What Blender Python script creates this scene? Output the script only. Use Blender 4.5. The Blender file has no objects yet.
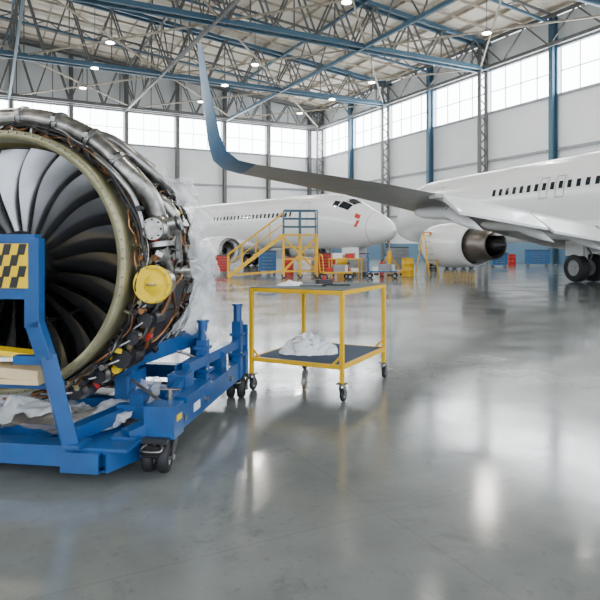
import bpy, math, random
from mathutils import Vector, Matrix, noise
random.seed(7)
V=Vector
sc=bpy.context.scene

# ---------------------------------------------------------------- materials
MATS={}
def mat(name,col,rough=.5,metal=0.,var=.12,scale=6.,bump=0.,emit=None,alpha=None,coat=0.,spec=.5):
    if name in MATS: return MATS[name]
    m=bpy.data.materials.new(name); m.use_nodes=True
    nt=m.node_tree; b=nt.nodes['Principled BSDF']
    b.inputs['Roughness'].default_value=rough; b.inputs['Metallic'].default_value=metal
    b.inputs['Coat Weight'].default_value=coat
    b.inputs['Specular IOR Level'].default_value=spec
    tc=nt.nodes.new('ShaderNodeTexCoord'); n=nt.nodes.new('ShaderNodeTexNoise')
    n.inputs['Scale'].default_value=scale; n.inputs['Detail'].default_value=5
    nt.links.new(tc.outputs['Object'],n.inputs['Vector'])
    r=nt.nodes.new('ShaderNodeValToRGB')
    c=V(col)
    r.color_ramp.elements[0].position=.3; r.color_ramp.elements[1].position=.7
    r.color_ramp.elements[0].color=(*(c*(1-var)),1); r.color_ramp.elements[1].color=(*[min(1,x) for x in c*(1+var)],1)
    nt.links.new(n.outputs['Fac'],r.inputs['Fac']); nt.links.new(r.outputs['Color'],b.inputs['Base Color'])
    if bump:
        bp=nt.nodes.new('ShaderNodeBump'); bp.inputs['Strength'].default_value=bump; bp.inputs['Distance'].default_value=.02
        nt.links.new(n.outputs['Fac'],bp.inputs['Height']); nt.links.new(bp.outputs['Normal'],b.inputs['Normal'])
    if emit:
        b.inputs['Emission Color'].default_value=(*col,1); b.inputs['Emission Strength'].default_value=emit
    if alpha is not None: b.inputs['Alpha'].default_value=alpha
    MATS[name]=m; return m

# ---------------------------------------------------------------- mesh builder
class MB:
    def __init__(s): s.v=[];s.f=[];s.m=[];s.s=[];s.mats=[]
    def mi(s,m):
        if m not in s.mats: s.mats.append(m)
        return s.mats.index(m)
    def add(s,vs,fs,m,smooth=False):
        o=len(s.v); s.v+= [tuple(v) for v in vs]; k=s.mi(m)
        for f in fs: s.f.append([o+i for i in f]); s.m.append(k); s.s.append(smooth)
    def box(s,c,size,m,rot=None):
        c=V(c); hx,hy,hz=[x/2 for x in size]
        vs=[V((x,y,z)) for x in(-hx,hx) for y in(-hy,hy) for z in(-hz,hz)]
        if rot is not None: vs=[rot@v for v in vs]
        s.add([c+v for v in vs],[(0,1,3,2),(4,6,7,5),(0,4,5,1),(2,3,7,6),(0,2,6,4),(1,5,7,3)],m)
    def beam(s,p,q,w,h,m,up=(0,0,1)):
        p=V(p);q=V(q);d=(q-p)
        if d.length<1e-6: return
        L=d.length;d.normalize();u=V(up)
        if abs(d.dot(u))>.98:u=V((1,0,0))
        x=d.cross(u).normalized();z=x.cross(d)
        R=Matrix((x,d,z)).transposed()
        s.box((p+q)/2,(w,L,h),m,R)
    def cyl(s,p,q,r0,m,r1=None,n=14,caps=True,smooth=True):
        p=V(p);q=V(q);d=q-p
        if r1 is None:r1=r0
        d.normalize();u=V((0,0,1)) if abs(d.z)<.95 else V((1,0,0))
        x=d.cross(u).normalized();y=x.cross(d)
        a=[p+(x*math.cos(2*math.pi*i/n)+y*math.sin(2*math.pi*i/n))*r0 for i in range(n)]
        b=[q+(x*math.cos(2*math.pi*i/n)+y*math.sin(2*math.pi*i/n))*r1 for i in range(n)]
        s.add(a+b,[(i,(i+1)%n,n+(i+1)%n,n+i) for i in range(n)],m,smooth)
        if caps:
            s.add(a,[tuple(range(n))[::-1]],m); s.add(b,[tuple(range(n))],m)
    def tube(s,pts,r,m,n=8,sub=0,closed=False):
        pts=[V(p) for p in pts]
        if sub:
            out=[]
            for i in range(len(pts)-1):
                p0=pts[max(i-1,0)];p1=pts[i];p2=pts[i+1];p3=pts[min(i+2,len(pts)-1)]
                for k in range(sub):
                    t=k/sub
                    out.append(.5*((2*p1)+(p2-p0)*t+(2*p0-5*p1+4*p2-p3)*t*t+(3*p1-p0-3*p2+p3)*t**3))
            out.append(pts[-1]);pts=out
        vs=[];N=len(pts);u=None
        for i,p in enumerate(pts):
            d=(pts[min(i+1,N-1)]-pts[max(i-1,0)]).normalized()
            if u is None:
                u=d.orthogonal().normalized()
            u=(u-d*u.dot(d)).normalized();w=d.cross(u)
            rr=r(i/(N-1)) if callable(r) else r
            vs+=[p+(u*math.cos(2*math.pi*k/n)+w*math.sin(2*math.pi*k/n))*rr for k in range(n)]
        fs=[(i*n+k,i*n+(k+1)%n,(i+1)*n+(k+1)%n,(i+1)*n+k) for i in range(N-1) for k in range(n)]
        s.add(vs,fs,m,True)
        s.add(vs[:n],[tuple(range(n))[::-1]],m); s.add(vs[-n:],[tuple(range(n))],m)
    def lathe(s,prof,m,o=(0,0,0),ax=(0,1,0),n=48,smooth=True,a0=0,a1=2*math.pi):
        o=V(o);d=V(ax).normalized();u=V((0,0,1)) if abs(d.z)<.95 else V((1,0,0))
        x=d.cross(u).normalized();y=x.cross(d);vs=[]
        full=abs(a1-a0-2*math.pi)<1e-6
        nn=n if full else n+1
        for r,t in prof:
            for i in range(nn):
                a=a0+(a1-a0)*i/n
                vs.append(o+d*t+(x*math.cos(a)+y*math.sin(a))*r)
        fs=[]
        for j in range(len(prof)-1):
            for i in range(n):
                i2=(i+1)%nn
                fs.append((j*nn+i,j*nn+i2,(j+1)*nn+i2,(j+1)*nn+i))
        s.add(vs,fs,m,smooth)
    def sph(s,c,rad,m,n=14,k=8):
        c=V(c);rx,ry,rz=rad if hasattr(rad,'__len__') else (rad,)*3
        vs=[];fs=[]
        for j in range(k+1):
            th=math.pi*j/k
            for i in range(n):
                a=2*math.pi*i/n; vs.append(c+V((rx*math.sin(th)*math.cos(a),ry*math.sin(th)*math.sin(a),rz*math.cos(th))))
        for j in range(k):
            for i in range(n): fs.append((j*n+i,j*n+(i+1)%n,(j+1)*n+(i+1)%n,(j+1)*n+i))
        s.add(vs,fs,m,True)
    def grid(s,fn,nu,nv,m,smooth=True):
        vs=[fn(i/nu,j/nv) for i in range(nu+1) for j in range(nv+1)]
        s.add(vs,[(i*(nv+1)+j,(i+1)*(nv+1)+j,(i+1)*(nv+1)+j+1,i*(nv+1)+j+1) for i in range(nu) for j in range(nv)],m,smooth)
    def obj(s,name,loc=(0,0,0),rz=0,parent=None,bevel=0,scale=1):
        me=bpy.data.meshes.new(name); me.from_pydata(s.v,[],s.f)
        for m in s.mats: me.materials.append(m)
        me.polygons.foreach_set('material_index',s.m); me.polygons.foreach_set('use_smooth',s.s); me.update()
        o=bpy.data.objects.new(name,me); sc.collection.objects.link(o)
        o.location=loc;o.rotation_euler=(0,0,rz);o.scale=(scale,)*3
        if parent:o.parent=parent
        if bevel:
            b=o.modifiers.new('bevel','BEVEL');b.width=bevel;b.segments=2;b.limit_method='ANGLE';b.angle_limit=math.radians(50)
        return o
def empty(name,loc=(0,0,0),rz=0,scale=1):
    o=bpy.data.objects.new(name,None);sc.collection.objects.link(o);o.location=loc;o.rotation_euler=(0,0,rz);o.scale=(scale,)*3;return o

# ---------------------------------------------------------------- palette
blue=mat('stand_blue',(.003,.070,.24),.36,var=.2,coat=.1)
yel=mat('safety_yellow',(.80,.46,.004),.42,var=.1)
yel2=mat('cap_yellow',(.82,.54,.002),.45,var=.05,spec=.4)
blk=mat('black_rubber',(.013,.013,.015),.6)
dark=mat('dark_metal',(.036,.036,.040),.4,.6,scale=14)
steel=mat('steel',(.28,.275,.27),.33,.9,var=.4,scale=12)
alum=mat('aluminium_duct',(.33,.32,.30),.30,.95,var=.4,scale=14,bump=.15)
copper=mat('copper_pipe',(.30,.14,.06),.35,.8,var=.3)
brass=mat('ring_primer',(.28,.26,.15),.38,.5,var=.18)
gold=mat('gold_liner',(.42,.33,.13),.35,.6,var=.15)
cas=mat('fan_case',(.045,.038,.030),.5,.5,var=.4,scale=9)
bladem=mat('blade_titanium',(.29,.29,.305),.25,.92,var=.12,scale=4)
inner=mat('duct_liner',(.14,.135,.11),.5,.2)
white=mat('gloss_white',(.84,.85,.86),.25,var=.02,scale=1,coat=.3)
wgrey=mat('wing_grey',(.29,.28,.27),.40,.1,var=.14,scale=1.5)
glass=mat('cockpit_glass',(.015,.02,.025),.08)
line=mat('panel_line',(.30,.32,.35),.5)
wblue=mat('winglet_blue',(.022,.115,.24),.45,spec=.35)
red=mat('red_paint',(.50,.02,.012),.4)
cloth=mat('white_cloth',(.88,.89,.91),.9,var=.04,scale=20,bump=.3)
wire=mat('wire_black',(.015,.015,.017),.5)
brown=mat('brown_hose',(.17,.07,.02),.55)
paper=mat('cream_board',(.68,.54,.32),.8)
hull_grey=mat('grey_enamel',(.30,.32,.34),.45)
cblue=mat('equipment_blue',(.02,.13,.32),.4)

# ---------------------------------------------------------------- hangar frame
C=V((2.64,88,0)); U=V((-.4617,.887,0)).normalized(); W=V((.887,.4617,0)).normalized()
ZW0,ZW1,ZE=14.3,18.4,20.9
TL,SL=104,84
def roofz(s): return ZE+.1*min(s,SL-s)

fm=bpy.data.materials.new('polished_floor');fm.use_nodes=True;nt=fm.node_tree;b=nt.nodes['Principled BSDF']
tc=nt.nodes.new('ShaderNodeTexCoord')
def nz(scale,detail=6,rough=.55,dist=0):
    n=nt.nodes.new('ShaderNodeTexNoise');n.inputs['Scale'].default_value=scale;n.inputs['Detail'].default_value=detail
    n.inputs['Roughness'].default_value=rough;n.inputs['Distortion'].default_value=dist
    nt.links.new(tc.outputs['Object'],n.inputs['Vector']);return n
n1=nz(.35,8,.6,.4);n2=nz(3,8,.65);n3=nz(.9,4);n4=nz(14,6,.7);n5=nz(1.1,10,.75,1.5)
def ramp(n,p0,c0,p1,c1):
    r=nt.nodes.new('ShaderNodeValToRGB');r.color_ramp.elements[0].position=p0;r.color_ramp.elements[1].position=p1
    r.color_ramp.elements[0].color=(*c0,1);r.color_ramp.elements[1].color=(*c1,1);nt.links.new(n.outputs['Fac'],r.inputs['Fac']);return r.outputs['Color']
def mul(a,c):
    mx=nt.nodes.new('ShaderNodeMix');mx.data_type='RGBA';mx.blend_type='MULTIPLY';mx.inputs[0].default_value=1
    nt.links.new(a,mx.inputs[6]);nt.links.new(c,mx.inputs[7]);return mx.outputs[2]
col=ramp(n1,.3,(.148,.164,.162),.72,(.222,.240,.234))
col=mul(col,ramp(n2,.35,(.86,.86,.86),.6,(1,1,1)))
col=mul(col,ramp(n4,.28,(.74,.74,.74),.42,(1,1,1)))
col=mul(col,ramp(n5,.33,(.72,.73,.74),.44,(1,1,1)))
br=nt.nodes.new('ShaderNodeTexBrick');br.offset=0;br.inputs['Scale'].default_value=1
br.inputs['Brick Width'].default_value=12;br.inputs['Row Height'].default_value=12;br.inputs['Mortar Size'].default_value=.006
br.inputs['Color1'].default_value=(1,1,1,1);br.inputs['Color2'].default_value=(.98,.98,.98,1);br.inputs['Mortar'].default_value=(.88,.88,.88,1)
nt.links.new(tc.outputs['Object'],br.inputs['Vector'])
nt.links.new(mul(col,br.outputs['Color']),b.inputs['Base Color'])
mr=nt.nodes.new('ShaderNodeMapRange');mr.inputs['From Min'].default_value=.3;mr.inputs['From Max'].default_value=.7
mr.inputs['To Min'].default_value=.08;mr.inputs['To Max'].default_value=.21
nt.links.new(n3.outputs['Fac'],mr.inputs['Value']);nt.links.new(mr.outputs['Result'],b.inputs['Roughness'])
bp=nt.nodes.new('ShaderNodeBump');bp.inputs['Strength'].default_value=.06;bp.inputs['Distance'].default_value=.02
nt.links.new(n2.outputs['Fac'],bp.inputs['Height']);nt.links.new(bp.outputs['Normal'],b.inputs['Normal'])
b.inputs['Specular IOR Level'].default_value=.85
g=MB();g.box((0,0,-.1),(260,260,.2),fm)
rzH=math.atan2(W.y,W.x)
g.obj('floor',(0,30,0),rzH)

def panelmat(name,col,scale,axis='X',strength=.4,col2=None,rough=.6):
    m=bpy.data.materials.new(name);m.use_nodes=True;nt=m.node_tree;b=nt.nodes['Principled BSDF']
    tc=nt.nodes.new('ShaderNodeTexCoord');w=nt.nodes.new('ShaderNodeTexWave');w.wave_type='BANDS';w.bands_direction=axis
    w.inputs['Scale'].default_value=scale;nt.links.new(tc.outputs['Object'],w.inputs['Vector'])
    n=nt.nodes.new('ShaderNodeTexNoise');n.inputs['Scale'].default_value=.4;n.inputs['Detail'].default_value=6
    nt.links.new(tc.outputs['Object'],n.inputs['Vector'])
    r=nt.nodes.new('ShaderNodeValToRGB');c=V(col)
    r.color_ramp.elements[0].position=.3;r.color_ramp.elements[1].position=.7
    r.color_ramp.elements[0].color=(*(V(col2) if col2 else c*.93),1);r.color_ramp.elements[1].color=(*c,1)
    nt.links.new(n.outputs['Fac'],r.inputs['Fac']);nt.links.new(r.outputs['Color'],b.inputs['Base Color'])
    bp=nt.nodes.new('ShaderNodeBump');bp.inputs['Strength'].default_value=strength;bp.inputs['Distance'].default_value=.08
    nt.links.new(w.outputs['Fac'],bp.inputs['Height']);nt.links.new(bp.outputs['Normal'],b.inputs['Normal'])
    b.inputs['Roughness'].default_value=rough
    return m
wallm=panelmat('wall_cladding',(.89,.91,.93),1.2,'X',.12)
wallm2=panelmat('wall_cladding_side',(.89,.91,.93),1.2,'Y',.12)
roofm=panelmat('roof_deck',(.92,.85,.73),.9,'Y',.4,(.84,.76,.63))
struc=mat('truss_steel',(.14,.14,.14),.55,.1,var=.2)
strucb=mat('truss_blue',(.055,.125,.19),.5,.1)
rust=mat('purlin_cream',(.42,.36,.28),.6,var=.25,scale=2)
win=mat('window_glazing',(.93,.975,1.),.4,emit=14.,var=.02)

def hb(mb,t,s,z,dt,ds,dz,m): mb.box((-s,-t,z),(ds,dt,dz),m)
def L(t,s,z): return (-s,-t,z)
wb=MB();hb(wb,-.3,SL/2,ZW0/2,.4,SL+1,ZW0,wallm);hb(wb,-.3,SL/2,(ZW1+ZE+5)/2,.4,SL+1,ZE+5-ZW1,wallm)
wb.obj('wall_back',C,rzH)
wr=MB();hb(wr,TL/2,-.3,ZW0/2,TL,.4,ZW0,wallm2);hb(wr,TL/2,-.3,(ZW1+ZE)/2+.1,TL,.4,ZE-ZW1+.2,wallm2)
wr.obj('wall_right',C,rzH)
wr=MB();hb(wr,TL/2,SL+.3,ZW0/2,TL,.4,ZW0,wallm2);hb(wr,TL/2,SL+.3,(ZW1+ZE)/2+.1,TL,.4,ZE-ZW1+.2,wallm2)
wr.obj('wall_left',C,rzH)
sk=MB();hb(sk,TL/2,-.05,.9,TL,.08,1.8,mat('skirting_blue',(.12,.24,.36),.5));sk.obj('baseboard_right',C,rzH)
sk=MB();hb(sk,-.05,SL/2,.55,.08,SL,1.1,hull_grey);sk.obj('baseboard_back',C,rzH)
tcols=[1.6+8*k for k in range(13)]
scols=[1.6+6.5*k for k in range(13)]
wi=1
for k in range(12):
    t0,t1=tcols[k]+.35,tcols[k+1]-.35
    for sb,dr in((-.25,1),(SL+.25,-1)):
        m=MB()
        hb(m,(t0+t1)/2,sb,(ZW0+ZW1)/2,t1-t0,.06,ZW1-ZW0-.1,win)
        for j in range(5): hb(m,t0+(t1-t0)*j/4,sb+.07*dr,(ZW0+ZW1)/2,.07,.1,ZW1-ZW0,hull_grey)
        for z in (ZW0+.06,(ZW0+ZW1)/2,ZW1-.06): hb(m,(t0+t1)/2,sb+.08*dr,z,t1-t0,.08,.08,hull_grey)
        m.obj('window_%d'%wi,C,rzH);wi+=1
    m=MB();s0,s1=scols[k]+.3,scols[k+1]-.3
    hb(m,-.25,(s0+s1)/2,(ZW0+ZW1)/2,.06,s1-s0,ZW1-ZW0-.1,win)
    for j in range(4): hb(m,-.18,s0+(s1-s0)*j/3,(ZW0+ZW1)/2,.1,.07,ZW1-ZW0,hull_grey)
    for z in (ZW0+.06,(ZW0+ZW1)/2,ZW1-.06): hb(m,-.17,(s0+s1)/2,z,.1,s1-s0,.08,hull_grey)
    m.obj('window_%d'%wi,C,rzH);wi+=1
HF=empty('hangar_steel_frame',C,rzH)
m=MB()
for k,t in enumerate(tcols):
    big=(k%2==0)
    mm=struc if big else strucb
    hb(m,t,.15,ZE/2,.42,.12,ZE,mm);
    if big:
        hb(m,t,1.0,ZE/2,.42,.12,ZE,mm)
        for j in range(14):
            z=j*1.5
            m.beam(L(t,.15,z),L(t,1.0,z+.75),.1,.1,mm);m.beam(L(t,1.0,z+.75),L(t,.15,z+1.5),.1,.1,mm)
    else: hb(m,t,.45,ZE/2,.12,.5,ZE,mm);hb(m,t,.7,ZE/2,.42,.1,ZE,mm)
m.obj('side_columns',parent=HF)
m=MB()
for k,s in enumerate(scols):
    hb(m,.3,s,(roofz(s))/2,.5,.14,roofz(s),struc);hb(m,.1,s,roofz(s)/2,.1,.42,roofz(s),struc);hb(m,.55,s,roofz(s)/2,.1,.42,roofz(s),struc)
m.obj('end_columns',parent=HF)
m=MB()
for z in (5,9.7,ZW0,ZW1):
    hb(m,TL/2,.05,z,TL,.16,.22,hull_grey);hb(m,.02,SL/2,z,.16,SL,.22,hull_grey)
m.obj('trim_1',C,rzH)
m=MB()
def quad(mb,a,b_,c,d,mt): mb.add([a,b_,c,d],[(0,1,2,3)],mt)
for (s0,s1) in ((-.5,SL/2),(SL/2,SL+.5)):
    z0=ZE+.5+.1*min(s0,SL-s0);z1=ZE+.5+.1*min(s1,SL-s1)
    for dz in (0,.15): quad(m,L(-.5,s0,z0+dz),L(-.5,s1,z1+dz),L(TL,s1,z1+dz),L(TL,s0,z0+dz),roofm)
m.obj('ceiling',C,rzH)
m=MB();s=1.
while s<SL:
    z=roofz(s)+.32
    m.beam(L(0,s,z),L(TL,s,z),.12,.24,rust);s+=2.6
t=1.6;k=0
while t<TL:
    mm=struc if k%3==0 else rust
    m.beam(L(t,0,ZE+.1),L(t,SL/2,roofz(SL/2)+.1),.15,.2,mm);m.beam(L(t,SL/2,roofz(SL/2)+.1),L(t,SL,ZE+.1),.15,.2,mm);t+=2.667;k+=1
m.obj('roof_purlins',parent=HF)
for t in (1.6,17.6,33.6,49.6,65.6,81.6,97.6):
    m=MB()
    mm=strucb if t in(17.6,33.6,49.6) else struc
    for dt in (-.45,.45):
        m.beam(L(t+dt,0,ZW1+.1),L(t+dt,SL,ZW1+.1),.22,.38,mm)
        m.beam(L(t+dt,0,ZE),L(t+dt,SL/2,roofz(SL/2)),.22,.34,mm);m.beam(L(t+dt,SL/2,roofz(SL/2)),L(t+dt,SL,ZE),.22,.34,mm)
    n=22;ds=SL/n
    for i in range(n):
        s0,s1,sm=i*ds,(i+1)*ds,(i+.5)*ds
        for dt in(-.4,.4):
            m.beam(L(t+dt,s0,ZW1+.1),L(t+dt,sm,roofz(sm)),.12,.14,struc)
            m.beam(L(t+dt,sm,roofz(sm)),L(t+dt,s1,ZW1+.1),.12,.14,struc)
        m.beam(L(t,sm,ZW1+.1),L(t,sm,roofz(sm)),.09,.1,struc)
        m.beam(L(t-.45,s0,ZW1+.1),L(t+.45,sm,ZW1+.1),.07,.07,struc);m.beam(L(t+.45,sm,ZW1+.1),L(t-.45,s1,ZW1+.1),.07,.07,struc)
    m.obj('roof_truss',parent=HF)
for t in (9.6,25.6,41.6,57.6):
    m=MB();zb=ZE-.6;n=28;ds=SL/n
    m.beam(L(t,0,zb),L(t,SL/2,zb+.1*SL/2),.18,.22,strucb);m.beam(L(t,SL/2,zb+.1*SL/2),L(t,SL,zb),.18,.22,strucb)
    for i in range(n):
        s0,s1,sm=i*ds,(i+1)*ds,(i+.5)*ds
        m.beam(L(t,s0,zb+roofz(s0)-ZE),L(t,sm,roofz(sm)+.2),.08,.09,struc);m.beam(L(t,sm,roofz(sm)+.2),L(t,s1,zb+roofz(s1)-ZE),.08,.09,struc)
    m.obj('secondary_truss',parent=HF)
for s in (.9,14.5,27.7,40.8,54):
    m=MB();n=20;dt=TL/n
    mm=strucb if s in(14.5,40.8) else struc
    m.beam(L(0,s,ZW1+.05),L(TL,s,ZW1+.05),.24,.3,mm);m.beam(L(0,s,roofz(s)-.1),L(TL,s,roofz(s)-.1),.2,.28,mm)
    for i in range(n):
        m.beam(L(i*dt,s,ZW1),L((i+.5)*dt,s,roofz(s)-.1),.1,.12,struc);m.beam(L((i+.5)*dt,s,roofz(s)-.1),L((i+1)*dt,s,ZW1),.1,.12,struc)
    m.obj('bracing_truss',parent=HF)
m=MB()
for k,t in enumerate((1.6,17.6,33.6,49.6)):
    for i in range(6):
        s0=.9+i*13.1;
        m.beam(L(t,s0,ZW1+.2),L(t+16,s0+13.1,ZW1+.2),.12,.14,rust);m.beam(L(t+16,s0,ZW1+.2),L(t,s0+13.1,ZW1+.2),.12,.14,rust)
m.obj('wind_bracing',parent=HF)
lampm=mat('lamp_glow',(1.,.95,.85),.4,emit=30,var=0.)
m=MB();lampE=[]
for t in (9.6,17.6,25.6,41.6,50.5,57.6,73.6):
    for s in (8,21,34,47,60):
        z=ZW1-.1
        m.cyl(L(t,s,z),L(t,s,z+.35),.36,hull_grey,r1=.14);m.cyl(L(t,s,z-.04),L(t,s,z),.34,lampm)
        m.cyl(L(t,s,z+.35),L(t,s,roofz(s)+.4),.03,struc,n=6)
        if t not in(17.6,50.5): lampE.append((t,s,z))
lo=m.obj('high_bay_lamps',parent=HF)
for i,(t,s,z) in enumerate(lampE):
    if i%2: continue
    ld=bpy.data.lights.new('lamp_light','AREA');ld.shape='DISK';ld.size=.6;ld.energy=800;ld.color=(1,.94,.85)
    o=bpy.data.objects.new('lamp_light',ld);sc.collection.objects.link(o);o.parent=lo;o.location=(-s,-t,z-.1)

# ---------------------------------------------------------------- airliner
def interp(tab,x):
    if x<=tab[0][0]:return tab[0][1]
    for i in range(len(tab)-1):
        if x<=tab[i+1][0]:
            x0,y0=tab[i];x1,y1=tab[i+1]
            def sl(k):
                if k<=0: return (tab[1][1]-tab[0][1])/(tab[1][0]-tab[0][0])
                if k>=len(tab)-1:return 0
                a=(tab[k][1]-tab[k-1][1])/(tab[k][0]-tab[k-1][0]);b=(tab[k+1][1]-tab[k][1])/(tab[k+1][0]-tab[k][0])
                return 0 if a*b<=0 else 2*a*b/(a+b)
            h=x1-x0;t=(x-x0)/h
            return (2*t**3-3*t*t+1)*y0+(t**3-2*t*t+t)*h*sl(i)+(-2*t**3+3*t*t)*y1+(t**3-t*t)*h*sl(i+1)
    return tab[-1][1]
TOP=[(0,-.42),(.12,-.22),(.4,-.03),(.9,.16),(1.5,.36),(2.2,.62),(3.0,.84),(3.9,.95),(5.2,1),(25,1),(32,.97),(39.5,.9)]
BOT=[(0,-.42),(.12,-.6),(.4,-.72),(1,-.85),(2,-.95),(3.5,-1),(25,-1),(30,-.62),(35,-.08),(39.5,.62)]
WID=[(0,0.02),(.12,.2),(.4,.38),(1,.58),(2,.77),(3,.9),(4.5,.99),(5.5,1),(25,1),(31,.8),(36,.42),(39.5,.08)]
RW,RH,ZC=1.88,2.02,3.65
def section(x,y,z,ch,th,ny,nz_,k=9):
    up=[];lo=[]
    for i in range(k+1):
        c=(1-math.cos(math.pi*i/k))/2
        yt=5*th*(.2969*math.sqrt(c)-.126*c-.3516*c*c+.2843*c**3-.1036*c**4)*ch
        up.append(V((x-c*ch,y+ny*yt,z+nz_*yt)));lo.append(V((x-c*ch,y-ny*yt*.8,z-nz_*yt*.8)))
    return up+lo[::-1][1:-1]
def loft(mb,secs,m):
    n=len(secs[0]);vs=[p for s in secs for p in s]
    mb.add(vs,[(j*n+i,j*n+(i+1)%n,(j+1)*n+(i+1)%n,(j+1)*n+i) for j in range(len(secs)-1) for i in range(n)],m,True)
    mb.add(secs[0],[tuple(range(n))],m);mb.add(secs[-1],[tuple(range(n))[::-1]],m)
def wheel(mb,c,r,w,ax=(0,1,0)):
    ax=V(ax).normalized();c=V(c)
    mb.lathe([(r*.55,-w*.5),(r*.85,-w*.5),(r*.97,-w*.36),(r,-w*.15),(r,w*.15),(r*.97,w*.36),(r*.85,w*.5),(r*.55,w*.5)],blk,c,ax,24)
    mb.cyl(c-ax*w*.42,c+ax*w*.42,r*.56,hull_grey,n=20)
    mb.cyl(c-ax*w*.5,c+ax*w*.5,r*.2,steel,n=12)
def airliner(loc,rz,scale=1,ns=1.,w0=8.4,wl=wblue):
    E=empty('airliner',loc,rz,scale)
    def fs(D,phi,off=0.):
        Dn=D/ns if D<5.2*ns else max(5.2,D)
        if D>=5.2*ns and D<6.: Dn=6.
        Dw=D/ns if D<5.5*ns else max(5.5,D)
        tp,bt,w=interp(TOP,Dn)*RH,interp(BOT,Dn)*RH,interp(WID,Dw)*RW
        return V((19.6-D,(w+off)*math.sin(phi),ZC+(tp+bt)/2+((tp-bt)/2+off)*math.cos(phi)))
    m=MB()
    Ds=[x*ns for x in (0,.05,.12,.25,.4,.6,.8,1,1.25,1.5,1.8,2.1,2.4,2.7,3,3.4,3.8,4.2,4.7,5.2,5.6)]+[8.5+i for i in range(31)]+[39.5]
    n=48
    vs=[fs(D,2*math.pi*i/n) for D in Ds for i in range(n)]
    m.add(vs,[(j*n+i,j*n+(i+1)%n,(j+1)*n+(i+1)%n,(j+1)*n+i) for j in range(len(Ds)-1) for i in range(n)],white,True)
    m.add(vs[:n],[tuple(range(n))],white);m.add(vs[-n:],[tuple(range(n))],hull_grey)
    m.sph((1.0,0,2.0),(5.6,2.05,.85),white,24,12)
    m.obj('fuselage',parent=E)
    m=MB()
    def patch(D0,D1,p0,p1,mt,off=.012,nu=3,nv=3,skew=0):
        m.grid(lambda u,v:fs(D0+(D1-D0)*u+skew*(v),p0+(p1-p0)*v,off),nu,nv,mt)
    rd=math.radians
    for sg in(1,-1):
        patch(2.0*ns,2.55*ns,rd(3)*sg,rd(30)*sg,glass,skew=.15);patch(2.15*ns,2.75*ns,rd(33)*sg,rd(54)*sg,glass,skew=.1,nu=4)
        patch(2.85*ns,3.2*ns,rd(38)*sg,rd(56)*sg,glass)
        D=w0
        while D<30:
            patch(D,D+.24,rd(70)*sg,rd(80)*sg,glass,nu=2,nv=2)
            D+=.51
        for D0,w,a,b_ in((6.6,.9,48,100),(30.6,.8,48,98),(15.9,.5,62,90),(16.9,.5,62,90)):
            for (x0,x1,q0,q1) in((D0,D0+.04,a,b_),(D0+w,D0+w+.04,a,b_),(D0,D0+w,a,a+1.2),(D0,D0+w,b_,b_+1.2)):
                patch(x0,x1,rd(q0)*sg,rd(q1)*sg,line,off=.015,nu=2,nv=8)
        patch(1.5*ns,1.78*ns,rd(52)*sg,rd(66)*sg,red,nu=2,nv=3)
        patch(1.45*ns,1.6*ns,rd(70)*sg,rd(92)*sg,red,nu=2,nv=3,skew=.2)
    patch(1.1*ns,1.125*ns,0,2*math.pi,line,off=.01,nu=1,nv=40)
    m.obj('fuselage_glazing',parent=E)
    for sg,nm in((1,'wing_left'),(-1,'wing_right')):
        m=MB();Y=lambda l:sg*l
        st=[(4.6,1.2,1.75,7.8,.13),(4.3,1.9,1.78,7.3,.13),(2.3,5.6,2.13,5.3,.12),(-.1,10.,2.56,4.0,.11),(-2.6,14.6,2.98,2.7,.105),(-4.35,18.2,3.22,1.6,.10)]
        secs=[section(x,Y(l),z,c,th,0,1) for x,l,z,c,th in st]
        loft(m,secs,wgrey)
        ws=[(-4.35,18.2,3.22,1.6,.10,0),(-4.5,18.6,3.28,1.5,.095,15),(-4.68,18.88,3.45,1.4,.09,42),(-4.85,19.02,3.75,1.22,.08,66),(-5.1,19.17,4.4,.98,.075,77),(-5.4,19.31,5.05,.72,.07,79),(-5.75,19.45,5.72,.42,.07,80)]
        loft(m,[section(x,Y(l),z,c,th,-sg*math.sin(rd(a)),math.cos(rd(a))) for x,l,z,c,th,a in ws],wl)
        def te(l):
            for i in range(len(st)-1):
                x0,l0,z0,c0,_=st[i];x1,l1,z1,c1,_=st[i+1]
                if l0<=l<=l1:
                    f=(l-l0)/(l1-l0);return (x0-c0)+(x1-c1-x0+c0)*f, z0+(z1-z0)*f
        for l0,l1,cf in((2.3,5.3,1.45),(5.9,9.2,1.25),(9.25,12.9,1.05)):
            for part,(o0,d0,o1,d1,th) in enumerate(((.35,.06,-.35,.16,.09),(-.33,.2,-cf,.2+cf*.42,.07))):
                vs=[]
                for l in(l0,l1):
                    x,z=te(l)
                    vs+=[(x+o0,Y(l),z+.05-d0+th),(x+o1,Y(l),z+.05-d1+th*.8),(x+o1,Y(l),z+.05-d1-th*.2),(x+o0,Y(l),z+.05-d0-th)]
                m.add(vs,[(0,1,5,4),(1,2,6,5),(2,3,7,6),(3,0,4,7),(0,3,2,1),(4,5,6,7)],white)
        for l in(3.6,6.6,9.2,12.2):
            x,z=te(l)
            p=V((x+2.1,Y(l),z-.30));q=V((x+.2,Y(l),z-.42));r_=V((x-1.25,Y(l),z-.95))
            m.lathe([(0,0),(.09,.12),(.17,.5),(.2,1.1),(.19,1.9)],white,p,q-p,14)
            m.lathe([(.19,0),(.16,.6),(.1,1.1),(0,1.55)],white,q,r_-q,14)
            m.beam((x+.4,Y(l),z-.2),(x-.5,Y(l),z-.4),.08,.3,hull_grey)
        m.obj(nm,parent=E)
        m=MB();o=V((0,Y(4.83),1.48));f=(1,0,0)
        m.lathe([(.74,7.2),(.78,7.6),(.84,7.78),(.9,7.8),(.97,7.7),(1.03,7.4),(1.08,6.8),(1.09,6.2),(1.06,5.4),(.99,4.7),(.93,4.25),(.9,4.25),(.88,4.8)],white,o,f,40)
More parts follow.
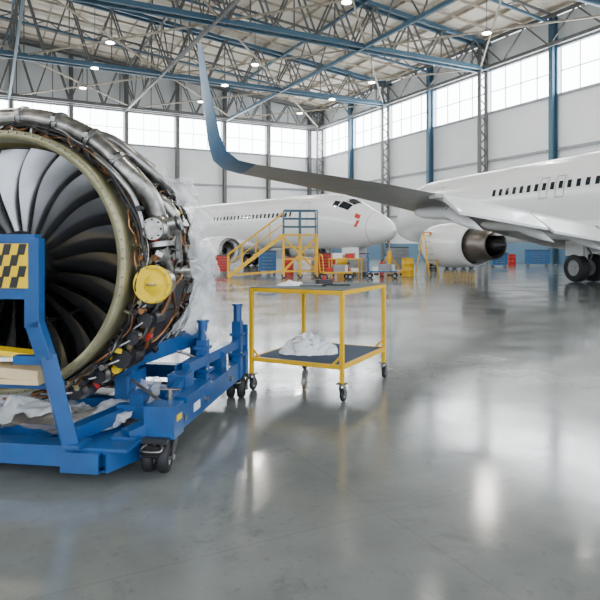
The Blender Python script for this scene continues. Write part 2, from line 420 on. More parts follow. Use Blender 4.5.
        m.lathe([(.78,7.6),(.84,7.78),(.9,7.803),(.975,7.7),(1.0,7.55)],steel,o+V((0.004,0,0)),f,40)
        m.lathe([(0,6.9),(.75,6.9)],dark,o,f,40);m.lathe([(.0,7.3),(.12,7.15),(.26,6.9)],dark,o,f,20)
        for i in range(20):
            a=2*math.pi*i/20;m.beam(o+V((6.95,.2*math.cos(a),.2*math.sin(a))),o+V((6.95,.74*math.cos(a),.74*math.sin(a))),.14,.02,steel,up=(1,.6,0))
        m.lathe([(.88,4.8),(.76,4.7),(.76,4.3),(.70,3.6),(.60,3.0),(.56,2.98),(.54,3.5)],mat('core_cowl',(.17,.15,.135),.35,.7),o,f,36)
        m.lathe([(.54,3.5),(.3,3.5),(.26,2.95),(.12,2.45),(0,2.3)],dark,o,f,24)
        loft(m,[section(5.6,Y(4.83),1.9,3.4,.08,1,0),section(6.6,Y(4.83),2.3,5.2,.06,1,0)],white)
        m.obj('engine_nacelle',parent=E)
        m=MB();gy=sg*2.86
        for dy in(-.43,.43): wheel(m,(0,gy+dy,.565),.565,.38)
        m.cyl((0,gy-.5,.565),(0,gy+.5,.565),.09,steel);m.cyl((0,gy,.565),(0,gy,2.0),.11,white);m.cyl((0,gy,.565),(0,gy,1.2),.075,steel)
        m.cyl((0,gy,1.0),(0,gy-sg*1.0,2.0),.06,white);m.cyl((-.15,gy,.6),(-.35,gy,1.1),.03,steel);m.cyl((-.35,gy,1.1),(-.1,gy,1.4),.03,steel)
        m.box((.0,gy+sg*.55,1.55),(.9,.05,1.0),white);m.tube([(.12,gy,1.9),(.2,gy+.1,1.3),(.12,gy,.7)],.015,blk,sub=4)
        m.obj('main_landing_gear',parent=E)
        m=MB();loft(m,[section(-14.6,Y(.3),4.7,4.2,.09,0,1),section(-18.6,Y(7.1),5.4,1.6,.09,0,1)],white);m.obj('stabilizer',parent=E)
    m=MB();loft(m,[section(-10.6,0,5.3,8.2,.03,1,0),section(-13.2,0,6.3,5.9,.08,1,0),section(-18.3,0,12.0,2.3,.09,1,0)],white)
    m.obj('vertical_fin',parent=E)
    m=MB()
    for dy in(-.2,.2): wheel(m,(15.6,dy,.34),.34,.2)
    m.cyl((15.6,-.3,.34),(15.6,.3,.34),.05,steel);m.cyl((15.6,0,.34),(15.7,0,1.9),.07,white);m.cyl((15.6,0,1.0),(16.6,0,1.9),.04,white)
    for dy in(-.4,.4): m.box((15.9,dy,1.45),(1.6,.03,.55),white)
    m.obj('nose_landing_gear',parent=E)
    return E
airliner((14.1,25,0),math.atan2(.94,-.342),1,1.,12.5)
airliner((-5.35,43.36,0),math.atan2(-.75,.66),.8,1.4)

# ---------------------------------------------------------------- foreground engine
EA=-math.radians(8.5)
EL=(-1.92,3.9,1.3)
JE=empty('jet_engine',EL,EA)
def P(r,ph,y): ph=math.radians(ph);return V((r*math.sin(ph),y,r*math.cos(ph)))
m=MB()
m.lathe([(.788,.13),(.792,-.02),(.80,-.05),(.85,-.05),(.855,-.03),(.855,.02),(.845,.03),(.835,.10),(.84,.17)],brass,n=96)
m.lathe([(.7775,.20),(.779,.125),(.788,.12),(.791,.0)],gold,n=96)
m.lathe([(.84,.17),(.90,.175),(.90,.21),(.86,.215),(.86,.34),(.93,.35),(.93,.39),(.87,.4),(.86,.7),(.92,.71),(.92,.75),(.87,.76),(.86,1.05),(.93,1.06),(.93,1.1),(.80,1.12)],cas,n=96)
m.lathe([(.784,.12),(.778,.14),(.778,.48),(.784,.66)],inner,n=96)
m.lathe([(.80,1.12),(.62,1.2),(.5,1.4),(.5,1.9),(.56,1.95),(.56,2.0),(.5,2.02),(.46,2.5),(.4,2.52),(.38,2.2)],dark,n=64)
m.lathe([(.38,2.3),(.25,2.3),(.2,2.6),(.05,3.0),(0,3.0)],steel,n=40)
for i in range(90):
    a=i*4; m.cyl(P(.838,a,-.062),P(.838,a,-.045),.006,steel,n=6)
for i in range(72):
    a=i*5
    m.cyl(P(.918,a,.335),P(.918,a,.40),.008,steel,n=6);m.cyl(P(.908,a,.70),P(.908,a,.76),.008,steel,n=6);m.cyl(P(.915,a,1.045),P(.915,a,1.11),.008,steel,n=6)
m.obj('fan_case',parent=JE)
m=MB();nb=22
for i in range(nb):
    base=360*i/nb
    def bl(u,v,off=0):
        r=.21+(.772-.21)*u
        ch=.19+.15*math.sin(math.pi*min(1,u*.9+.1)*.55)
        tw=math.radians(18+38*u)
        s_=(v-.5)
        lean=-4*math.sin(math.pi*u)
        camber=.028*math.cos(math.pi*s_)
        y=.26+s_*ch*math.cos(tw)-camber*math.sin(tw)+off*math.sin(tw)
        tang=s_*ch*math.sin(tw)+camber*math.cos(tw)+off*math.cos(tw)
        a=base+lean+math.degrees(tang/r)
        return P(r,a,y)
    m.grid(lambda u,v:bl(u,v,0),14,8,bladem);m.grid(lambda u,v:bl(u,v,.006),14,8,bladem)
m.lathe([(0,-.12),(.04,-.10),(.12,.02),(.2,.14),(.215,.2),(.215,.42)],dark,n=48)
m.obj('fan_rotor',parent=JE)
m=MB()
m.lathe([(.2,.66),(.785,.66)],blk,n=48)
for i in range(48):
    a=i*7.5
    m.add([P(.25,a,.5),P(.785,a,.5),P(.785,a+4,.64),P(.25,a+7,.64)],[(0,1,2,3)],dark)
m.lathe([(.42,.46),(.42,.52),(.44,.52),(.44,.46)],steel,n=48)
m.obj('outlet_guide_vanes',parent=JE)
m=MB()
DR,DY=.965,.14
pts=[P(DR,a,DY+.02*math.sin(a*.05)) for a in(-16,-4,8,20,32,42,50)]+[P(.985,58,.17),P(.99,65,.23),P(.97,73,.28)]
m.tube(pts,.070,alum,n=22,sub=8)
for a in(-13,3,18,33,47):
    p=P(DR,a,DY+.02*math.sin(a*.05));d=(P(DR,a+2,DY)-P(DR,a-2,DY)).normalized();m.cyl(p-d*.014,p+d*.014,.083,steel,n=20)
    m.cyl(p-d*.03,p-d*.024,.075,dark,n=20)
    m.box(p+V((0,-.08,.02)),(.03,.03,.03),steel)
c=P(.965,77,.26)
m.sph(c,(.10,.09,.11),alum,20,12);m.cyl(P(.955,72,.30),P(.955,74,.29),.085,steel,n=22);m.cyl(P(.95,82,.28),P(.95,84,.28),.10,steel,n=22)
m.cyl(c,c+V((0.02,-.13,.0)),.058,steel,n=18);m.cyl(c+V((.02,-.13,0)),c+V((.022,-.15,0)),.072,alum,n=18)
for i in range(8):
    a=i*math.pi/4;q=c+V((.02,-.155,0))+V((math.cos(a)*.06,0,math.sin(a)*.06));m.cyl(q,q+V((0,.02,0)),.007,dark,n=6)
m.cyl(c+V((.06,0,.03)),c+V((.15,.02,.05)),.045,alum,n=16);m.cyl(c+V((.13,.02,.045)),c+V((.145,.02,.05)),.055,dark,n=16)
m.tube([P(.95,84,.28),P(.95,90,.34),P(.93,95,.5),P(.93,96,.9)],.055,alum,n=16,sub=6)
m.tube([P(.94,62,.42),P(1.0,66,.42),P(1.02,72,.45),P(.98,80,.5),P(.96,90,.55)],.05,alum,n=16,sub=6)
m.tube([P(.96,14,.50),P(1.0,30,.5),P(.99,46,.55),P(.98,57,.75),P(.96,60,1.02)],.042,steel,n=14,sub=6)
m.tube([P(.93,-14,.6),P(.97,10,.62),P(.98,26,.72),P(.95,40,.98)],.032,alum,n=12,sub=6)
m.tube([P(.91,40,.06),P(.93,52,.05),P(.94,64,.09),P(.92,76,.12)],.020,steel,n=12,sub=6)
m.obj('bleed_duct',parent=JE)
m=MB()
def rotphi(ph): return Matrix.Rotation(math.radians(ph),3,'Y')
cols=[steel,dark,wire,wire,wire,alum,brown,copper,cas,dark]
def rl(r,ph): return min(r,.915) if ph<55 else r
for i in range(280):
    ph=random.uniform(-35,170);y=random.uniform(.2,1.05);r=rl(random.uniform(.875,1.0),ph);mt=random.choice(cols);tr=random.choice((.005,.006,.008,.011,.015))
    if random.random()<.6:
        dp=random.uniform(8,38);j=random.uniform(-.09,.09);k=random.randint(4,6)
        pts=[P(.86,ph,y)]+[P(r+random.uniform(-.012,.012),ph+dp*q/k,y+j*math.sin(q*1.3)+random.uniform(-.01,.01)) for q in range(k+1)]+[P(.86,ph+dp+1,y+j)]
        m.tube(pts,tr,mt,n=7,sub=4)
    else:
        y0=random.uniform(.18,.5);y1=random.uniform(.6,1.1);j=random.uniform(-9,9)
        m.tube([P(.86,ph,y0),P(r,ph,y0+.03),P(r,ph+j*.3,(y0+y1)/2-.05),P(r,ph+j,(y0+y1)/2+.05),P(r,ph+j,y1-.03),P(.86,ph+j,y1)],tr,mt,n=7,sub=4)
for i in range(34):
    ph=random.uniform(-30,150);dp=random.uniform(18,55);r=random.uniform(.872,.92);y=random.uniform(.04,.15);k=7
    m.tube([P(r+random.uniform(-.02,.025),ph+dp*q/k,y+random.uniform(-.02,.02)) for q in range(k+1)],random.choice((.005,.007,.010)),random.choice((wire,steel,brown,wire,copper,wire)),n=7,sub=5)
for i in range(85):
    ph=random.uniform(-30,165);y=random.uniform(.2,1.0);sz=(random.uniform(.03,.12),random.uniform(.03,.14),random.uniform(.03,.12 if ph>55 else .06))
    m.box(P(.87+sz[2]/2,ph,y),sz,random.choice((dark,steel,cas,alum,brown,dark)),rotphi(ph+random.uniform(-12,12)))
for i in range(110):
    ph=random.uniform(50,165);y=random.uniform(.10,.34);r=random.uniform(.87,.95)
    m.cyl(P(r,ph,y),P(r,ph,y-random.uniform(.02,.06)),random.uniform(.008,.024),random.choice((steel,alum,dark,brass,copper)),n=10)
for i in range(45):
    ph=random.uniform(50,165);y=random.uniform(.25,1.0)
    m.cyl(P(.86,ph,y),P(random.uniform(.93,1.03),ph,y),random.uniform(.012,.035),random.choice((steel,alum,dark)),n=12)
a=-30
while a<160:
    m.box(P(.87+random.uniform(0,.02),a,.10),(.014,random.uniform(.03,.08),random.uniform(.02,.05)),random.choice((steel,dark,cas,brass)),rotphi(a));a+=random.uniform(3,13)
for i in range(16):
    ph=random.uniform(20,150);y=random.uniform(.12,.5)
    m.box(P(random.uniform(.92,.99),ph,y),(.03,.004,.05),random.choice((red,yel2,cloth,cloth)),rotphi(ph+random.uniform(-40,40)))
m.obj('pipes_and_harness',parent=JE)
m=MB()
for a in(104,116,128,140,152):
    m.box(P(.93,a,.5),(.2,.34,.13),dark,rotphi(a))
for a,r,rr,mt in((106,.95,.04,steel),(113,.97,.06,dark),(122,.95,.05,alum),(131,.97,.075,dark),(143,.95,.055,alum),(155,.96,.06,steel)):
    m.cyl(P(r,a,.36),P(r,a,.22),rr,mt,n=20);m.cyl(P(r,a,.22),P(r,a,.16),rr*.7,mt,n=20);m.cyl(P(r,a,.16),P(r,a,.15),rr*.85,dark,n=20)
    m.tube([P(r,a,.18),P(r-.03,a+4,.12),P(r-.06,a+8,.17),P(.88,a+9,.3)],.011,steel,n=7,sub=4)
m.obj('accessory_gearbox',parent=JE,bevel=.006)
m=MB()
c=P(.99,98,.24)
m.cyl(c,c+V((0,-.16,0)),.095,alum,n=28)
m.cyl(c+V((0,-.16,0)),c+V((0.004,-.18,0)),.122,yel2,n=44)
m.lathe([(.122,0),(.118,.008),(.104,.010),(.100,.004),(.06,.004),(.055,.012),(0,.014)],yel2,c+V((.004,-.18,0)),(0,-1,0),44)
for i in range(10):
    a=i*math.pi/5;q=c+V((.004+.111*math.cos(a),-.189,.111*math.sin(a)));m.cyl(q,q+V((0,-.006,0)),.006,steel,n=6)
m.tube([c+V((-.03,-.195,0)),c+V((-.02,-.215,0)),c+V((.02,-.215,0)),c+V((.03,-.195,0))],.006,steel,n=6,sub=4)
for a,r,rr,y in((70,1.0,.03,.62),(120,1.0,.024,.3),(137,.98,.03,.25)):
    m.cyl(P(r,a,y),P(r,a,y-.05),rr,yel2 if a!=120 else red,n=16)
m.obj('blanking_caps',parent=JE)

film=mat('plastic_film',(.80,.83,.86),.10,alpha=.42,var=.05,scale=10,spec=.9)
film3=mat('cloudy_film',(.84,.86,.88),.18,alpha=.68,var=.05,scale=10,spec=.8)
film2=mat('amber_film',(.36,.30,.22),.2,alpha=.5,var=.3,scale=10)
def crumple(fn,amp,sc_,seed):
    o=V((seed*7.1,seed*3.3,0))
    def g(u,v):
        p=V(fn(u,v));n=noise.noise_vector(p*sc_+o)+.5*noise.noise_vector(p*sc_*2.3+o);return p+n*amp
    return g
m=MB()
m.grid(crumple(lambda u,v:P(1.02+.06*v,52+70*u,.70+.42*v),.055,7,1),60,28,film)
m.grid(crumple(lambda u,v:(.98+.06*u+.05*math.sin(v*9),1.0+.16*u,.08-.74*v),.05,8,2),18,50,film)
m.obj('plastic_wrap',parent=JE)

# ---------------------------------------------------------------- blue stand
ST=empty('engine_stand',(-1.92,3.9,0),EA)
m=MB()
B=lambda p,q,w,h:m.beam(p,q,w,h,blue)
FY=-.22
for sx in(-1,1):
    B((1.06*sx,.06,.27),(1.06*sx,1.98,.27),.11,.16)
    B((1.06*sx,.30,.37),(1.06*sx,.85,.37),.14,.04)
    m.box((1.05*sx,.09,.30),(.20,.18,.20),blue)
    m.box((1.06*sx,1.95,.30),(.17,.10,.24),blue)
    m.box((.97*sx,.62,.42),(.14,.18,.13),blue);m.box((.99*sx,1.5,.40),(.12,.16,.11),blue)
    m.box((.80*sx,.30,.34),(.10,.14,.16),blue);B((.66*sx,.25,.30),(1.04*sx,.25,.30),.07,.09)
def opentube(p,q,w,h,t=.012):
    p=V(p);q=V(q);d=(q-p).normalized();x=d.cross(V((0,0,1))).normalized();z=V((0,0,1))
    for sx in(-1,1): m.beam(p+x*sx*(w/2-t/2),q+x*sx*(w/2-t/2),t,h,blue);m.beam(p+z*sx*(h/2-t/2),q+z*sx*(h/2-t/2),w-2*t,t,blue)
    m.beam(p+d*.1,q-d*.1,w-2.2*t,h-2.2*t,dark)
opentube((-1.25,FY,.17),(.60,FY,.17),.15,.12)
opentube((-1.25,.08,.20),(.62,.08,.20),.14,.11)
m.box((.76,-.03,.205),(.40,.46,.02),blue);m.box((.76,.18,.15),(.40,.02,.10),blue)
opentube((.56,-.25,.135),(.80,-.25,.135),.10,.12);opentube((.80,-.26,.135),(.94,.12,.135),.09,.12)
m.box((.86,.0,.225),(.16,.2,.02),blue)
B((.86,-.05,.22),(1.0,.12,.27),.10,.09)
B((.35,FY,.18),(.35,1.3,.2),.1,.1);B((-.5,FY,.18),(-.5,1.3,.2),.1,.1)
B((.56,FY+.05,.26),(.78,.6,.30),.09,.09)
B((-1.06,.5,.26),(1.06,.5,.26),.11,.12);B((-1.06,1.75,.26),(1.06,1.75,.26),.11,.12)
PY=-.33
B((.42,PY,1.45),(.42,PY,.93),.065,.09);B((.42,PY,.96),(.50,PY,.74),.065,.09);B((.50,PY,.77),(.60,FY-.02,.18),.065,.09)
B((.50,PY,.74),(.30,PY,.74),.06,.05);m.box((.60,FY,.225),(.16,.16,.02),blue)
B((-.42,PY,1.45),(-.42,FY-.02,.2),.065,.09)
m.box((0,PY-.01,1.29),(.86,.03,.32),blue);B((-.44,PY,1.45),(.44,PY,1.45),.06,.05);B((-.44,PY,1.12),(.44,PY,1.12),.06,.05)
for sx in(-1,1):
    B((.62*sx,.42,.60),(.88*sx,1.3,.66),.11,.12)
    B((.62*sx,.48,.24),(.62*sx,.48,.58),.14,.12)
    m.box((.61*sx,.41,.61),(.20,.08,.18),blue)
    m.box((.70*sx,.46,.44),(.02,.3,.16),blue)
    B((.88*sx,1.3,.3),(.88*sx,1.3,.68),.11,.11)
    B((.62*sx,.55,.40),(1.0*sx,.55,.34),.08,.08)
    for (jx,jy,zt) in((1.0,1.05,.80),(1.09,1.80,.86)):
        B((jx*sx,jy,.2),(jx*sx,jy,zt-.14),.085,.085)
        m.cyl((jx*sx,jy,zt-.16),(jx*sx,jy,zt),.038,blue,n=20);m.cyl((jx*sx,jy,zt),(jx*sx,jy,zt+.02),.05,blue,n=20)
        m.box((jx*sx,jy,.42),(.14,.14,.025),blue);m.box((jx*sx,jy,.60),(.12,.12,.025),blue)
        for q in(-1,1): m.cyl((jx*sx+.05*q,jy-.05,.42),(jx*sx+.05*q,jy-.05,.445),.012,steel,n=6)
    B((.88*sx,1.3,.62),(1.0*sx,1.05,.62),.06,.07)
    B((.98*sx,.70,.50),(1.1*sx,1.95,.52),.06,.08)
    B((1.02*sx,.25,.38),(.98*sx,.9,.52),.05,.06)
    B((.98*sx,1.35,.34),(1.08*sx,1.35,.52),.05,.05)
    m.box((1.1*sx,1.97,.52),(.09,.04,.30),blue)
    m.box((.9*sx,.9,.46),(.015,.4,.12),blue)
    for jy in(.25,.75,1.45): m.cyl((1.115*sx,jy,.27),(1.14*sx,jy,.27),.022,steel,n=6)
    m.cyl((1.04*sx,.22,.38),(1.04*sx,.22,.46),.018,steel,n=10);m.cyl((.97*sx,.22,.46),(1.11*sx,.22,.46),.010,steel,n=8)
    m.cyl((.70*sx,.75,.62),(.70*sx,.75,.78),.05,steel,n=16)
    m.box((1.117*sx,.55,.27),(.004,.14,.06),mat('label_white',(.7,.72,.7),.6))
    m.box((1.152*sx,.09,.32),(.004,.09,.04),yel2)
    m.cyl((.68*sx,.36,.50),(1.02*sx,.2,.36),.012,steel,n=8);m.cyl((.75*sx,.9,.62),(1.0*sx,1.05,.5),.012,steel,n=8)
m.obj('frame',parent=ST,bevel=.006)
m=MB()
m.box((0,.98,.10),(1.96,1.6,.015),dark)  # dark plate with rim, added to imitate the shade beneath the engine
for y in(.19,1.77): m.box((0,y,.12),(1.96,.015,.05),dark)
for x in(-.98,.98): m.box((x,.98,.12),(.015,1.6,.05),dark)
m.obj('shade_plate',parent=ST)
m=MB()
for (x,y) in((1.04,.03),(-1.04,.03),(1.06,1.9),(-1.06,1.9)):
    m.box((x,y,.20),(.17,.17,.03),dark)
    m.box((x,y,.15),(.025,.15,.10),dark)
    for dx in(-.095,.095): m.beam((x+dx,y+.04,.20),(x+dx,y-.03,.09),.012,.06,dark)
    for dx in(-.05,.05): wheel(m,(x+dx,y-.03,.095),.095,.07,(1,.15,0))
    m.cyl((x-.11,y-.03,.095),(x+.11,y-.03,.095),.02,steel)
    m.beam((x,y-.1,.17),(x,y-.16,.13),.10,.012,dark);m.tube([(x-.05,y-.08,.18),(x-.06,y-.14,.16),(x+.06,y-.14,.16),(x+.05,y-.08,.18)],.008,steel,sub=4)
m.obj('casters',parent=ST)
m=MB();HY=PY-.03
m.box((.0,HY,1.29),(.80,.01,.26),yel2)
for row in range(4):
    z0=1.162+row*.064;off=.048 if row%2 else 0
    for k in range(8):
        x=-.39+k*.096+off
        m.add([(x,HY-.0065,z0),(x+.048,HY-.0065,z0),(x+.048+.016,HY-.0065,z0+.064),(x+.016,HY-.0065,z0+.064)],[(0,1,2,3)],blk)
m.obj('hazard_plate',parent=ST)
m=MB()
m.box((.0,-.17,.60),(.86,.28,.03),paper);m.box((.02,-.19,.66),(.8,.22,.06),paper,Matrix.Rotation(.06,3,'Y'));m.box((.0,-.21,.72),(.75,.2,.02),cloth,Matrix.Rotation(-.05,3,'Y'))
m.box((.1,-.22,.77),(.55,.12,.03),yel2,Matrix.Rotation(.08,3,'Y'))
B((-.5,-.17,.56),(.5,-.17,.56),.06,.05)
m.obj('board_tray',parent=ST)
m=MB()
m.grid(crumple(lambda u,v:(.18+.62*u,.02+.55*v,.29+.04*math.sin(u*7)*math.cos(v*5)),.05,8,5),50,46,film3)
m.grid(crumple(lambda u,v:(-.9+1.4*u,-.2+.45*v,.27+.03*math.sin(u*9)),.045,7,6),60,24,film2)
m.grid(crumple(lambda u,v:(-.7+1.15*u,-.12+.34*v,.36+.05*math.sin(u*8+v*4)),.06,8,16),60,26,film3)
m.grid(crumple(lambda u,v:(.66+.22*u,.28+.25*v,.33+.14*v),.05,8,9),24,24,film)
m.obj('plastic_sheeting',parent=ST)

# ---------------------------------------------------------------- yellow cart
F=V((.38,5.42,0));u1=V((-.888,.46,0)).normalized();u2=V((.46,.888,0)).normalized()
ang=math.atan2(-u1.y,-u1.x)
cw,cl=.96,1.12
cen=F+u1*cw/2+u2*cl/2
mat_top=mat('cart_top_mat',(.06,.085,.10),.6,var=.3,scale=30);mat_low=mat('cart_shelf_mat',(.03,.06,.11),.75,var=.5,scale=70,bump=.3)
m=MB();hw,hl=cw/2,cl/2
for z in (.985,.31):
    for sy in(-1,1): m.beam((-hw,sy*hl,z),(hw,sy*hl,z),.032,.04,yel)
    for sx in(-1,1): m.beam((sx*hw,-hl,z),(sx*hw,hl,z),.032,.04,yel)
m.box((0,0,.32),(cw-.03,cl-.03,.018),mat_low)
m.box((0,0,1.007),(cw+.03,cl+.03,.006),mat_top)
for sx in(-1,1):
    for sy in(-1,1):
        x,y=sx*hw,sy*hl
        m.beam((x,y,.17),(x,y,1.0),.036,.036,yel)
        m.beam((x,y,.42),(x-sx*.09,y,.33),.012,.02,yel)
        m.box((x,y,.165),(.09,.09,.008),steel)
        m.cyl((x,y,.14),(x,y,.165),.03,steel)
        for d in(-.024,.024): m.beam((x+d,y,.15),(x+d+.0,y+.03,.06),.004,.05,steel)
        wheel(m,(x,y+.03,.06),.06,.032,(1,0,0))
        m.cyl((x-.03,y+.03,.06),(x+.03,y+.03,.06),.008,steel)
m.obj('utility_cart',cen,ang,bevel=.004)
def blob(mb,c,rx,ry,h,mt,amp,seed,nu=48,nv=20,sc_=9):
    def f(u,v):
        a=2*math.pi*u;r=1-v
        p=V((rx*r**.8*math.cos(a),ry*r**.8*math.sin(a),h*(1-r**2.2)))
        k=V((seed,seed*2,0));n=noise.noise_vector((p+V(c))*sc_+k)+.6*noise.noise_vector((p+V(c))*sc_*2.4+k)
        edge=min(1,v*3+.15)
        p=p+V((n.x*amp,n.y*amp,abs(n.z)*amp*1.3*edge));return V(c)+p
    mb.grid(f,nu,nv,mt)
m=MB();blob(m,(0,0,0),.22,.17,.17,cloth,.05,3,sc_=12);blob(m,(.15,-.05,0),.13,.12,.13,cloth,.045,5,sc_=12);blob(m,(-.14,0.02,0),.14,.13,.10,cloth,.04,8,sc_=12)
m.obj('rag_pile',(.08,6.05,.332),.2)
m=MB();blob(m,(0,0,0),.14,.09,.035,cloth,.02,13);m.obj('rag',(-.10,6.05,1.012),.3)
m=MB();m.cyl((-.12,0,.012),(.1,.02,.012),.010,steel);m.cyl((.1,.02,.012),(.14,.025,.012),.016,dark);m.obj('screwdriver',(.12,5.95,1.011))
m=MB();m.box((0,0,.025),(.16,.09,.05),dark);m.cyl((0,0,.05),(0,0,.09),.02,red);m.obj('parts_box',(.25,6.25,1.012),.4,bevel=.004)
m=MB();m.tube([(-.2,0,.01),(-.05,.05,.012),(.05,-.04,.012),(.2,.02,.01)],.008,wire,sub=6);m.obj('cable',(.3,6.0,1.012))

# ---------------------------------------------------------------- background equipment
def stairs(loc,rz,H_=1.95,run=2.5,w=1.0,plat=1.5,c1=yel,c2=strucb):
    m=MB();n=9
    for y in(-w/2,w/2):
        m.beam((0,y,.05),(run,y,H_),.05,.16,c1)
        for k in range(5):
            x=run*k/4;z=.05+(H_-.05)*k/4;m.cyl((x,y,z),(x,y,z+1.0),.025,c1,n=8)
        m.cyl((0,y,1.05),(run,y,H_+1.0),.028,c1,n=8);m.cyl((0,y,.6),(run,y,H_+.5),.02,c1,n=8)
    for k in range(n):
        x=run*(k+.5)/n;z=H_*(k+.5)/n+.08;m.box((x,0,z),(.26,w,.03),c1)
    x0,x1=run,run+plat
    m.box(((x0+x1)/2,0,H_),(plat,w+.2,.07),c1)
    for x in(x0,(x0+x1)/2,x1):
        for y in(-w/2,w/2):
            m.beam((x,y,.1),(x,y,H_),.08,.08,c1);m.cyl((x,y,H_),(x,y,H_+1.1),.032,c2,n=8);wheel(m,(x,y,.09),.09,.05)
    for y in(-w/2,w/2):
        m.beam((x0,y,.3),(x1,y,H_-.1),.05,.05,c1);m.beam((x0,y,H_-.1),(x1,y,.3),.05,.05,c1)
        for z in(.3,.85,1.4): m.beam((x0,y,z),(x1,y,z),.05,.05,c1)
        for z in(.37,.74,1.1): m.cyl((x0,y,H_+z),(x1,y,H_+z),.03,c2,n=8)
        m.beam((x0,y,.3),(0.3,y,.15),.05,.05,c1)
    for z in(.3,1.05): m.beam((x1,-w/2,z),(x1,w/2,z),.05,.05,c1)
    m.beam((x1,-w/2,.3),(x1,w/2,1.9),.04,.04,c1)
    m.obj('maintenance_stairs',loc,rz)
stairs((-3.25,27.2,0),.06)
def jack(loc):
    m=MB();m.cyl((0,0,.2),(0,0,1.2),.11,yel);m.cyl((0,0,1.2),(0,0,1.55),.05,steel);m.sph((0,0,1.57),.06,steel)
    for k in range(3):
        a=2*math.pi*k/3+.4;p=(.75*math.cos(a),.75*math.sin(a),.06)
        m.cyl(p,(0,0,1.05),.035,yel);m.cyl(p,(0,0,.3),.03,yel);m.cyl((p[0],p[1],0),(p[0],p[1],.06),.12,dark)
    for k in range(3):
        a=2*math.pi*k/3+.4;b_=a+2*math.pi/3
        m.cyl((.75*math.cos(a),.75*math.sin(a),.1),(.75*math.cos(b_),.75*math.sin(b_),.1),.025,yel)
    m.obj('tripod_jack',loc)
jack((4.5,30.2,0))
def chest(loc,rz,mt,w=1.0,d=.5,h=.95):
    m=MB();m.box((0,0,h/2+.12),(w,d,h-.12),mt);m.box((0,0,h+.08),(w+.04,d+.04,.04),dark)
    for k in range(5):
        z=.25+k*(h-.25)/5;m.box((0,-d/2-.006,z+.07),(w-.08,.012,(h-.25)/5-.03),mt);m.cyl((-w*.3,-d/2-.03,z+.1),(w*.3,-d/2-.03,z+.1),.012,steel,n=8)
    for x in(-w*.4,w*.4):
        for y in(-d*.35,d*.35): wheel(m,(x,y,.07),.07,.04)
    m.cyl((w/2+.08,-d*.3,h),(w/2+.08,d*.3,h),.015,steel);m.obj('tool_chest',loc,rz,bevel=.01)
chest((2.9,29.4,0),.3,hull_grey,.8,.5,1.0);chest((1.3,29.9,0),-.1,red,.9,.5,1.0);chest((5.4,33.4,0),.2,hull_grey,1.1,.6,1.3)
chest((-1.7,31.2,0),.1,cblue,.9,.6,1.1);chest((-3.9,30.2,0),.2,red,.7,.5,.9)
chest((17.2,43.5,0),-.2,cblue,1.6,.8,1.1);chest((19.6,42.6,0),-.2,cblue,1.3,.8,.8);chest((13.6,41.0,0),-.1,cblue,1.0,.7,.9)
def drum(loc,mt):
    m=MB();m.lathe([(0,0),(.28,0),(.29,.02),(.28,.05),(.28,.28),(.295,.30),(.28,.32),(.28,.58),(.295,.60),(.28,.62),(.28,.86),(.29,.88),(.27,.88),(.27,.86),(0,.86)],mt,ax=(0,0,1),n=24)
    m.cyl((.15,0,.86),(.15,0,.885),.03,steel);m.obj('oil_drum',loc)
drum((2.2,31.6,0),yel);drum((3.3,31.8,0),cblue);drum((.3,30.6,0),white);drum((15.6,44.2,0),red);drum((5.1,28.4,0),yel);drum((-.6,30.2,0),red)
m=MB();m.box((0,0,.85),(1.5,.7,.05),yel)
for x in(-.7,.7):
    for y in(-.3,.3): m.beam((x,y,0),(x,y,.85),.05,.05,yel)
for y in(-.3,.3): m.beam((-.7,y,.25),(.7,y,.25),.04,.04,yel)
m.box((-.4,0,1.0),(.45,.4,.24),white);m.box((.2,.0,.99),(.35,.3,.22),red);m.cyl((.55,0,.88),(.55,0,1.2),.09,white);m.box((-.2,0,.36),(.6,.5,.2),red);m.box((.4,0,.34),(.35,.4,.16),white)
m.obj('work_table',(2.1,27.8,0),.15)
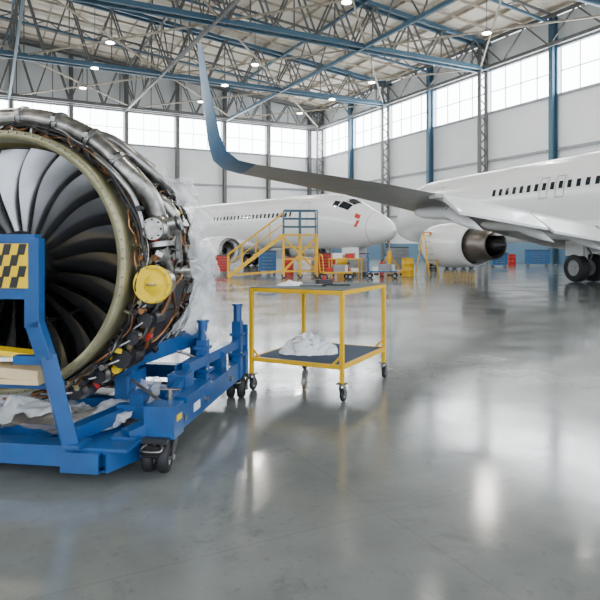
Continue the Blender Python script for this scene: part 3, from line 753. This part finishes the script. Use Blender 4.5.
def trolley(loc,rz,mt,b2=red):
    m=MB();m.box((0,0,.3),(1.3,.7,.06),mt)
    for x in(-.55,.55):
        for y in(-.28,.28): wheel(m,(x,y,.12),.12,.06)
    m.tube([(-.62,-.3,.3),(-.68,-.3,1.0),(-.68,.3,1.0),(-.62,.3,.3)],.022,mt,sub=5)
    m.box((.1,0,.48),(.5,.4,.3),hull_grey);m.box((-.3,0,.42),(.25,.3,.18),b2);m.cyl((.45,.1,.33),(.45,.1,.62),.1,white)
    m.obj('equipment_trolley',loc,rz)
trolley((1.55,25.9,0),.2,yel);trolley((3.7,26.9,0),-.2,cblue,white);trolley((.7,31.9,0),.5,yel)
m=MB()
for x in(-.3,.3):
    m.beam((x,-.5,0),(x*.7,0,2.1),.04,.07,yel);m.beam((x,.55,0),(x*.7,.05,2.1),.035,.05,yel)
for k in range(7):
    f=(k+.5)/7;m.box((0,-.5+.5*f,2.1*f),(.56-.18*f,.09,.03),hull_grey)
m.box((0,.02,2.12),(.46,.2,.04),red);m.obj('step_ladder',(6.2,29.2,0),.5)
def exting(loc):
    m=MB();m.cyl((0,0,0.05),(0,0,.62),.11,red);m.sph((0,0,.62),(.11,.11,.09),red);m.cyl((0,0,.68),(0,0,.78),.03,dark);m.beam((0,0,.78),(.12,0,.82),.03,.02,dark)
    m.tube([(0,0,.74),(.14,0,.7),(.15,0,.4),(.12,0,.25)],.015,wire,sub=4);m.cyl((0,0,0),(0,0,.05),.1,dark);m.obj('fire_extinguisher',loc)
exting((3.9,28.6,0));exting((5.6,31.6,0))
m=MB();m.box((0,0,.75),(1.8,1.0,.9),yel);m.box((0,0,1.23),(1.7,.9,.06),dark);
for x in(-.6,.6):
    for y in(-.45,.45): wheel(m,(x,y,.22),.22,.14)
for k in range(6): m.box((-.6+k*.24,-.51,.85),(.16,.02,.4),dark)
m.beam((.9,0,.35),(1.8,0,.2),.06,.06,dark);m.obj('ground_power_unit',(10.2,38.5,0),.3,bevel=.02)

# ---------------------------------------------------------------- world, camera
w=bpy.data.worlds.new('World');sc.world=w;w.use_nodes=True
bg=w.node_tree.nodes['Background'];bg.inputs['Color'].default_value=(.85,.92,1,1);bg.inputs['Strength'].default_value=4.5
cam=bpy.data.cameras.new('camera');co=bpy.data.objects.new('camera',cam);sc.collection.objects.link(co)
co.location=(0,0,1.4);co.rotation_euler=(math.pi/2,0,0);cam.sensor_width=36;cam.lens=36;cam.shift_y=-53/600;cam.clip_end=500
sc.camera=co
